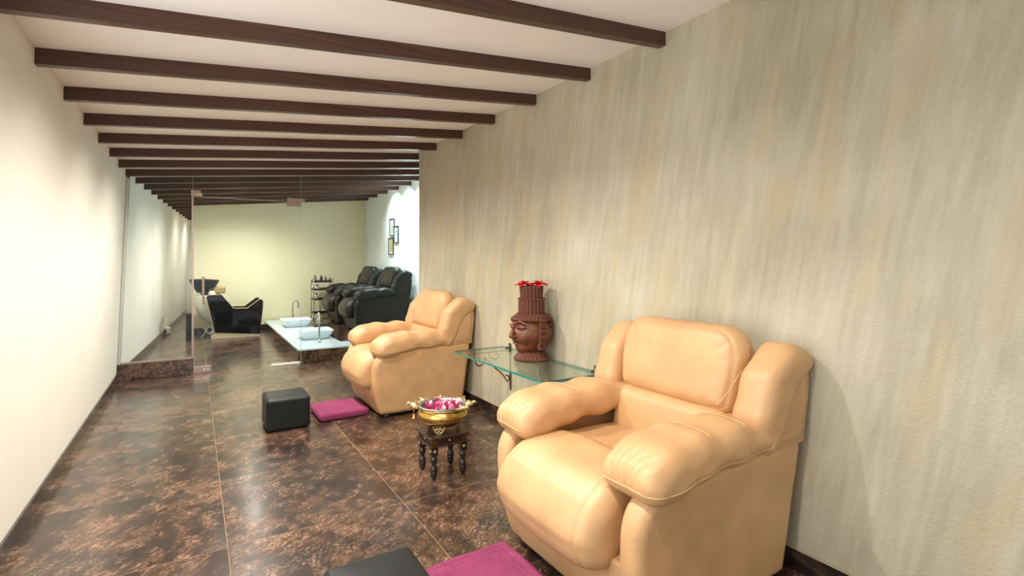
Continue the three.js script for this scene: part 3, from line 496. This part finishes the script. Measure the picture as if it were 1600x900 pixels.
// ---------------------------------------------------------------- glass wall shelf on iron brackets
const iron = std({ color: '#6a5d50', metalness: 0.75, roughness: 0.5 });
{ const D0 = 2.585, D1 = 3.876, X0 = 1.826, ys = 0.65, T = 0.013;
  const t = thing('wall_shelf', 'clear glass wall shelf with teal edges on scrolled iron brackets', 'shelf', [WR, 0, -(D0 + D1) / 2]);
  const L = (D1 - D0) / 2, W = WR - X0;
  const pl = mesh('glass_plate', bx(-W, -0.012, ys - T, ys, -L, L), phy({ color: '#f4fbf8', transmission: 1, thickness: 0, roughness: 0.0, ior: 1.42 }), t);
  mesh('glass_edge', bx(-W - 0.002, -W, ys - T, ys, -L - 0.002, L + 0.002), tealEdge, pl); mesh('glass_edge', bx(-0.012, -0.010, ys - T, ys, -L - 0.002, L + 0.002), tealEdge, pl);
  mesh('glass_edge', bx(-W, -0.012, ys - T, ys, L, L + 0.002), tealEdge, pl); mesh('glass_edge', bx(-W, -0.012, ys - T, ys, -L - 0.002, -L), tealEdge, pl);
  for (const z of [L - 0.07, -L + 0.11]) {
    const yb = ys - T - 0.002, b = mesh('bracket', merge([rbx(-0.012, -0.001, ys - 0.36, ys + 0.035, z - 0.009, z + 0.009, 0.003), rbx(-0.40, -0.004, yb - 0.01, yb, z - 0.006, z + 0.006, 0.003)]), iron, t);
    mesh('clamp', merge([rbx(-0.055, -0.006, ys, ys + 0.008, z - 0.006, z + 0.006, 0.002), rbx(-0.016, -0.004, ys - 0.002, ys + 0.04, z - 0.014, z - 0.008, 0.002), rod(V(-0.02, ys + 0.005, z - 0.03), V(-0.02, ys + 0.005, z + 0.03), 0.005, 8)]), iron, b);
    const sp = []; for (let i = 0; i <= 26; i++) { const q = i / 26, a = 0.6 + q * 6.2, r = 0.018 + 0.034 * q; sp.push(V(-0.31 + Math.cos(a) * r, yb - 0.067 + Math.sin(a) * r, z)); }
    const end = sp[sp.length - 1];
    mesh('scroll', merge([tube([...sp, V(lerp(end.x, -0.1, 0.5), yb - 0.12, z), V(-0.08, yb - 0.21, z), V(-0.035, yb - 0.27, z), V(-0.02, yb - 0.235, z), V(-0.05, yb - 0.215, z)], 0.006, 160, 8), tube([V(-0.22, yb - 0.012, z), V(-0.2, yb - 0.05, z), V(-0.15, yb - 0.07, z), V(-0.12, yb - 0.04, z), V(-0.145, yb - 0.025, z)], 0.005, 60, 8)]), iron, b);
  } }

// ---------------------------------------------------------------- carved wooden head vase with red flowers
{ const carveMap = texture(512, 512, (u, v) => { const a = fb(u, v, 6, 30, 91, 4), b = fb(u, v, 12, 12, 95, 4); return mix3(mix3([80, 42, 27], [140, 80, 50], a), [100, 64, 48], sstep(0.5, 0.75, b) * 0.6); }, true, 0.4, 0.4);
  const wood = phy({ map: carveMap, roughness: 0.42, clearcoat: 0.12, clearcoatRoughness: 0.3 }), woodDull = std({ map: carveMap, color: '#d6c4ba', roughness: 0.6 });
  const t = thing('carved_head_vase', 'brown carved wooden head vase with tall tiered headdress on the glass shelf', 'sculpture', [2.165, 0.652, -3.22], -Math.PI / 2 - 0.02);
  const eyeC = (x) => 0.248 + 0.012 * (x / 0.1);
  const headF = (x, y, z0) => {
    const z = Math.abs(z0), jaw = sstep(0.22, 0.08, y); const ax = Math.abs(x);
    let d = ell(x, y - 0.21, z, 0.142 - 0.02 * jaw, 0.158, 0.152 - 0.015 * jaw);
    d = smin(d, ell(x, y - 0.105, z - 0.075, 0.06, 0.045, 0.055), 0.04);                              // chin
    d = smin(d, ell(ax - 0.058, y - 0.19, z - 0.1, 0.045, 0.05, 0.04), 0.03);                          // cheek
    d = smin(d, cap3(x, y, z, [0, 0.285, 0.142], [0, 0.192, 0.178], 0.011, 0.018), 0.008);            // nose ridge
    d = smin(d, ell(ax - 0.014, y - 0.187, z - 0.158, 0.012, 0.009, 0.012), 0.008);                    // nostrils
    const brow = cap3(ax, y, z, [0.008, 0.285, 0.148], [0.06, 0.302, 0.138], 0.009, 0.009); const brow2 = cap3(ax, y, z, [0.06, 0.302, 0.138], [0.115, 0.278, 0.095], 0.009, 0.006);
    d = smin(d, Math.min(brow, brow2), 0.01);
    d = smax(d, -ell(ax - 0.055, y - eyeC(ax), z - 0.158, 0.052, 0.034, 0.03), 0.01);               // eye socket
    d = smin(d, ell(ax - 0.06, y - eyeC(ax) + 0.001, z - 0.122, 0.046, 0.018, 0.024), 0.003);        // lid
    d = smax(d, -Math.max(Math.abs(y - eyeC(ax) + 0.003 + (ax - 0.058) ** 2 * 3) - 0.0032, Math.abs(ax - 0.062) - 0.046, 0.085 - z, -0.008 - d), 0.002);
    d = smin(d, ell(x, y - 0.159, z - 0.140, 0.036, 0.0085, 0.022), 0.002); d = smin(d, ell(x, y - 0.139, z - 0.137, 0.030, 0.0095, 0.022), 0.002);   // lips
    return d;
  };
  const hg = nets(headF, [-0.17, 0.04, -0.2], [0.17, 0.38, 0.2], 0.0033); mesh('face', hg, wood, t);
  const ridged = (prof, n, amp, rows) => { const g = lathe(prof, n * 8); warp(g, (v) => { const r = Math.hypot(v.x, v.z), a = Math.atan2(v.z, v.x); if (r < 0.02) return; const c = Math.cos(a * n), s = 1 + amp / r * (rows ? (c > 0 ? Math.sqrt(c) * (0.35 + 0.65 * Math.abs(Math.sin(v.y * rows))) : -0.2) : Math.abs(Math.cos(a * n / 2)) - 0.6); v.x *= s; v.z *= s; }); return g; };
  const steps = (y0, y1, r0, r1, n) => lin(n, (q) => [lerp(r0, r1, q), lerp(y0, y1, q)]);
  mesh('collar', ridged([[0, 0], [0.126, 0], [0.131, 0.008], [0.131, 0.02], ...steps(0.024, 0.072, 0.126, 0.094, 8), [0, 0.074]], 40, 0.009), woodDull, t);
  mesh('hair_band', ridged([[0.0, 0.296], [0.135, 0.297], ...steps(0.30, 0.312, 0.151, 0.155, 3), ...steps(0.318, 0.352, 0.152, 0.105, 8), [0, 0.356]], 48, 0.008), woodDull, t);
  const t1 = mesh('headdress_tier', ridged([[0, 0.34], [0.096, 0.345], ...steps(0.352, 0.452, 0.095, 0.093, 34), [0.096, 0.456], [0.096, 0.466], [0.084, 0.468], [0, 0.468]], 22, 0.008, 300), woodDull, t);
  mesh('headdress_tier', ridged([[0, 0.466], [0.080, 0.467], ...steps(0.47, 0.55, 0.079, 0.085, 30), [0.086, 0.556], [0.078, 0.558], [0.07, 0.53], [0, 0.525]], 20, 0.008, 300), woodDull, t);
  for (const s of [-1, 1]) { const parts = []; for (let i = 0; i < 6; i++) { const y = 0.09 + i * 0.042; const g = rbx(s * 0.148 - 0.022, s * 0.148 + 0.016, y, y + 0.046, -0.03, 0.03, 0.006); warp(g, (v) => { const q = (v.y - y) / 0.046; v.x += s * 0.02 * (0.5 - q) - s * 0.02 * sstep(0.17, 0.07, v.y); v.z *= 1 - 0.15 * (1 - q); }); parts.push(g); } mesh('ear_ornament', boxUV(merge(parts)), woodDull, t); }
  // poinsettia blooms in the top opening
  const red = phy({ color: '#d0101f', roughness: 0.55, sheen: 0.3 }), bract = petalGeo(0.08, 0.026, -0.2), small = petalGeo(0.05, 0.015, 0.1), yel = std({ color: '#e0a02a', roughness: 0.6 });
  for (const [x, z, k] of [[-0.042, 0.03, 0], [0.043, -0.02, 1]]) {
    const f = thing('poinsettia_bloom', k ? 'red poinsettia bloom on the carved head vase, the one further from the face' : 'red poinsettia bloom on the carved head vase, above the face', 'flower', [2.165 - z * 1.2, 0.652 + 0.566, -3.22 + x]);
    f.userData.label = k ? 'red poinsettia bloom on the carved vase, on the wall side' : 'red poinsettia bloom on the carved vase, above the carved face'; f.position.z = -3.22 + (k ? 0.028 : -0.028); f.position.x = 2.165 + (k ? 0.045 : -0.045);
    for (let i = 0; i < 6; i++) { const p = mesh('bract', bract, red, f); p.rotation.set(-0.1 + 0.1 * (i % 3), i * 1.047 + k * 0.5, 0, 'YXZ'); p.position.y = 0.006; }
    for (let i = 0; i < 5; i++) { const p = mesh('bract', small, red, f); p.rotation.set(-0.3, i * 1.257 + 0.3, 0, 'YXZ'); p.position.y = 0.009; }
    mesh('flower_centre', merge(Array.from({ length: 6 }, (_, i) => new THREE.SphereGeometry(0.004, 8, 6).translate(Math.sin(i * 1.05) * 0.006, 0.013, Math.cos(i * 1.05) * 0.006))), yel, f);
  } }

// ---------------------------------------------------------------- glass room: basins, taps, trolley, wash chair, pictures
{ const H = 0.135, hx = (y) => lerp(0.175, 0.26, clamp(y / H) ** 0.8), hz = (y) => lerp(0.16, 0.235, clamp(y / H) ** 0.8);
  const f = (x, y, z) => { const o = Math.max(rr2(x, z, hx(y), hz(y), 0.045, 0.045), y - H, -y), i = Math.max(rr2(x, z, hx(y) - 0.016, hz(y) - 0.016, 0.04, 0.04), 0.022 - y); return smax(o, -i, 0.008); };
  const g = nets(f, [-0.29, -0.012, -0.27], [0.29, 0.155, 0.27], 0.0075);
  for (const [D, label] of [[8.46, 'white ceramic foot basin beside the front edge of the platform'], [10.16, 'white ceramic foot basin near the bottle trolley']]) {
    const t = thing('foot_basin', label, 'basin', [1.60, 0.192, -D]); mesh('bowl', g, whiteCeramic, t); mesh('drain', lathe([[0, 0.024], [0.022, 0.024], [0.02, 0.027], [0, 0.028]], 24), chrome, t);
  } }
function tap(label, X, D, turn) {
  const t = thing('gooseneck_tap', label, 'tap', [X, 0.19, -D], turn);
  mesh('base', lathe([[0, 0], [0.03, 0], [0.03, 0.008], [0.018, 0.014], [0.018, 0.05], [0, 0.05]], 24), chrome, t);
  mesh('lever', merge([rod(V(0, 0.035, 0), V(0.05, 0.04, 0), 0.008), new THREE.SphereGeometry(0.016, 14, 10).translate(0.055, 0.041, 0), new THREE.SphereGeometry(0.014, 14, 10).translate(-0.02, 0.035, 0.01)]), chrome, t);
  mesh('spout', tube([V(0, 0.04, 0), V(0, 0.2, 0), V(0, 0.35, 0), V(0, 0.40, -0.012), V(0, 0.43, -0.05), V(0, 0.405, -0.09), V(0, 0.32, -0.098)], 0.0125, 80, 12), chrome, t);
  mesh('nozzle', lathe([[0, 0], [0.018, 0], [0.018, 0.04], [0.012, 0.05], [0, 0.05]], 18).translate(0, 0.285, -0.098), chrome, t);
}
tap('tall chrome gooseneck tap by the front border of the platform', 1.57, 7.93, 0);
tap('tall chrome gooseneck tap at the platform end away from the glass screen', 1.63, 10.72, -1.9);
{ const t = thing('bottle_trolley', 'chrome wire trolley with black trays beside the black armchairs', 'trolley', [2.265, 0.188, -11.16]);
  for (const s of [-1, 1]) mesh('frame', tube([V(s * 0.19, 0.03, 0.13), V(s * 0.19, 0.4, 0.13), V(s * 0.19, 0.77, 0.13), V(s * 0.185, 0.82, 0.1), V(s * 0.185, 0.83, 0), V(s * 0.185, 0.82, -0.1), V(s * 0.19, 0.77, -0.13), V(s * 0.19, 0.4, -0.13), V(s * 0.19, 0.03, -0.13)], 0.011, 90, 10), chrome, t);
  for (const y of [0.12, 0.40, 0.60, 0.76]) { const s = mesh('tray', merge([rbx(-0.185, 0.185, y, y + 0.012, -0.13, 0.13, 0.004), rbx(-0.185, 0.185, y, y + 0.035, 0.12, 0.13, 0.003), rbx(-0.185, 0.185, y, y + 0.035, -0.13, -0.12, 0.003)]), blackPlastic, t); mesh('rail', rod(V(-0.19, y + 0.055, 0.13), V(0.19, y + 0.055, 0.13), 0.005, 8), chrome, s); }
  for (const [x, z] of [[-0.19, 0.13], [0.19, 0.13], [-0.19, -0.13], [0.19, -0.13]]) { const c = mesh('castor', new THREE.CylinderGeometry(0.02, 0.02, 0.016, 16).rotateZ(Math.PI / 2), blackPlastic, t); c.position.set(x, 0.02, z); }
  const bottle = (label, x, y, z, r, h, c) => { const b = thing('cosmetic_bottle', label, 'bottle', [2.265 + x, 0.188 + y, -11.16 + z], 0, 'bottles on the trolley'); mesh('body', lathe([[0, 0], [r, 0], [r, h * 0.62], [r * 0.45, h * 0.74], [r * 0.4, h * 0.76], [0, h * 0.76]], 20), phy({ color: c, roughness: 0.25 }), b); mesh('cap', lathe([[0, h * 0.76], [r * 0.55, h * 0.76], [r * 0.5, h], [0, h]], 16), c === '#4a2240' ? phy({ color: '#5a3050', roughness: 0.3 }) : blackPlastic, b); };
  bottle('grey cosmetic bottle on the trolley top', -0.14, 0.772, 0.0, 0.03, 0.13, '#8d8a88'); bottle('wide dark purple cosmetic bottle on the trolley top', -0.02, 0.772, 0.02, 0.032, 0.135, '#4a2240'); bottle('slim black cosmetic bottle on the trolley top', 0.07, 0.772, 0.0, 0.018, 0.12, '#241a1e'); bottle('short black cosmetic bottle at the trolley end by the armchairs', 0.15, 0.772, 0.02, 0.018, 0.085, '#1c1a1a');
  bottle('white jar on the second tray of the trolley', -0.1, 0.612, 0.02, 0.05, 0.1, '#d8d8d2'); bottle('pale bottle on the third tray of the trolley', -0.12, 0.412, 0.04, 0.04, 0.13, '#c9c2a8');
}
// backwash chair: side panels cut by a notch, black basin behind on a pale shell
{ const D0 = 10.55, t = thing('backwash_chair', 'hair wash chair with black notched side panels and a black tilting basin', 'wash station', [0.65, 0, -D0]);
  const px = [[322, 464], [326, 461], [346, 460], [365, 481.5], [386, 481.5], [405, 467.5], [409, 467.5], [411.5, 471], [411, 480], [406, 521.5], [335, 520]].map(([x, y]) => { const q = onDepth(x, y, D0); return [q[0] - 0.65, q[1]]; });
  const trimM = std({ color: '#cdb79b', roughness: 0.4, metalness: 0.3 }), panelM = phy({ color: new THREE.Color().setRGB(0.006, 0.006, 0.006), roughness: 0.8, specularIntensity: 0.2 }), creamV = phy({ color: '#d9cfae', roughness: 0.45 });
  for (const dz of [-0.06, -0.62]) { const p = mesh('side_panel', extrude(px, 0.06, 0.006).translate(0, 0, dz), panelM, t);
    mesh('trim', tube([px[10], px[0], px[1], px[2], px[3], px[4], px[5], px[6], px[7], px[8]].map(([x, y]) => V(x, y, dz + 0.058)).flatMap((p, i, a) => i < a.length - 1 ? [p, p.clone().lerp(a[i + 1], 0.06), p.clone().lerp(a[i + 1], 0.94)] : [p]), 0.0065, 260, 6), trimM, p); }
  const [xa, ya] = px[10], [xb, yb] = px[9];
  mesh('plinth', flat(extrude([[xa - 0.05, 0.0], [xb, 0.0], [xb, yb], [xa, ya], [xa - 0.05, 0.05]], 0.6, 0.004).translate(0, 0, -0.61)), trimM, t);
  mesh('seat', rbx(xa + 0.16, xb - 0.03, 0.36, 0.47, -0.56, -0.06, 0.04, 4), creamV, t);
  mesh('backrest', nets((x, y, z) => { const c = Math.cos(0.5), s = Math.sin(0.5), X = x + 0.28, Y = y - 0.62; return rboxS(X * c + Y * s, -X * s + Y * c, z + 0.31, 0.055, 0.26, 0.24, 0.05); }, [-0.55, 0.3, -0.6], [0.05, 0.95, -0.02], 0.015), creamV, t);
  const sh = mesh('pedestal_shell', nets((x, y, z) => smax(smax(ell(x + 0.2, y - 0.70, z + 0.34, 0.46, 0.5, 0.30), y - 0.77 + 0.05 * (x + 0.4), 0.02), Math.max(x + 0.27, Math.abs(z + 0.34) - 0.26), 0.02), [-0.75, 0.1, -0.65], [-0.2, 0.85, -0.03], 0.014), phy({ color: '#e4e2d2', roughness: 0.25 }), t); sh.userData.label = 'pale rounded shell under the basin';
  mesh('column', rbx(-0.77, -0.66, 0, 0.46, -0.32, -0.12, 0.012), blackPlastic, t);
  mesh('basin', nets((x, y, z) => { const k = clamp((y - 0.83) / 0.22), a = lerp(0.13, 0.245, k), b = lerp(0.13, 0.22, k), cx = x + 0.49; const o = Math.max(rr2(cx, z + 0.3, a, b, 0.08, 0.08), y - 1.06 + 0.07 * Math.max(0, cx), 0.82 - y), i = Math.max(rr2(cx, z + 0.3, a - 0.02, b - 0.02, 0.07, 0.07), 0.86 - y); return smax(o, -i, 0.01); }, [-0.78, 0.79, -0.56], [-0.2, 1.1, -0.04], 0.011), phy({ color: '#0c0c0e', roughness: 0.12, clearcoat: 0.6 }), t);
  mesh('basin_stem', rbx(-0.55, -0.43, 0.74, 0.83, -0.36, -0.24, 0.02), blackPlastic, t);
  mesh('neck_rest', rbx(-0.36, -0.16, 0.80, 0.92, -0.46, -0.16, 0.03, 3), std({ color: '#a08a55', roughness: 0.5 }), t);
  mesh('waste_pipe', merge([tube([V(-0.5, 0.2, -0.1), V(-0.42, 0.1, -0.06), V(-0.36, 0.16, -0.06), V(-0.42, 0.22, -0.08), V(-0.5, 0.08, -0.1), V(-0.55, 0.02, -0.12)], 0.012, 60, 8)]), chrome, t);
}
{ const t = thing('wall_box', 'small white utility box on the skirting in the passage beyond the glass', 'box', [leftX(0.1, 11.75) + 0.018, 0, -11.75]); mesh('housing', rbx(0, 0.07, 0.02, 0.13, -0.09, 0.09, 0.01), std({ color: '#e6e2d6', roughness: 0.4 }), t); mesh('cable', tube([V(0.035, 0.05, -0.09), V(0.04, 0.03, -0.15), V(0.035, 0.012, -0.24), V(0.03, 0.008, -0.34)], 0.006, 30, 6), std({ color: '#e6e2d6', roughness: 0.5 }), t); mesh('cable', tube([V(0.03, 0.1, 0.09), V(0.03, 0.06, 0.13), V(0.035, 0.0085, 0.14)], 0.006, 24, 6), std({ color: '#d9d4c6', roughness: 0.5 }), t); }
// three small framed prints on the rear right wall
function sketch(bg, ink, n) {
  const c = document.createElement('canvas'); c.width = 96; c.height = 128; const x = c.getContext('2d'); x.fillStyle = bg; x.fillRect(0, 0, 96, 128); x.strokeStyle = ink; x.fillStyle = ink; x.lineWidth = 2;
  for (let i = 0; i < n; i++) { x.globalAlpha = rr(0.3, 0.8); x.beginPath(); x.ellipse(48 + rr(-22, 22), 64 + rr(-40, 40), rr(4, 13), rr(6, 16), rr(0, 3), 0, 7); i % 2 ? x.fill() : x.stroke(); }
  const t = new THREE.CanvasTexture(c); t.colorSpace = THREE.SRGBColorSpace; return t;
}
for (const [D0, D1, y0, y1, bg, ink, label] of [[9.545, 9.81, 1.88, 2.21, '#b9b2a4', '#5a5148', 'black-framed grey print hanging highest on the white wall'], [9.31, 9.55, 1.73, 2.055, '#a9c3cf', '#41606f', 'black-framed blue print between two other prints on the white wall'], [9.595, 9.875, 1.515, 1.84, '#c3b583', '#57502f', 'black-framed ochre print hanging lowest on the white wall']]) {
  const w = D1 - D0, h = y1 - y0, t = thing('framed_print', label, 'picture', [WR2 - 0.001, (y0 + y1) / 2, -(D0 + D1) / 2], -Math.PI / 2);
  const k = 0.016; mesh('frame', merge([rbx(-w / 2, w / 2, h / 2 - k, h / 2, 0, 0.022, 0.002), rbx(-w / 2, w / 2, -h / 2, -h / 2 + k, 0, 0.022, 0.002), rbx(-w / 2, -w / 2 + k, -h / 2, h / 2, 0, 0.022, 0.002), rbx(w / 2 - k, w / 2, -h / 2, h / 2, 0, 0.022, 0.002)]), std({ color: '#181412', roughness: 0.4 }), t);
  mesh('mount', bx(-w / 2 + k, w / 2 - k, -h / 2 + k, h / 2 - k, 0, 0.008), std({ color: '#efece4', roughness: 0.8 }), t);
  const q = new THREE.PlaneGeometry(w - 0.085, h - 0.085).translate(0, 0, 0.009); mesh('print', q, std({ map: sketch(bg, ink, 9), roughness: 0.7 }), t);
}

renderer.render(scene, camera);
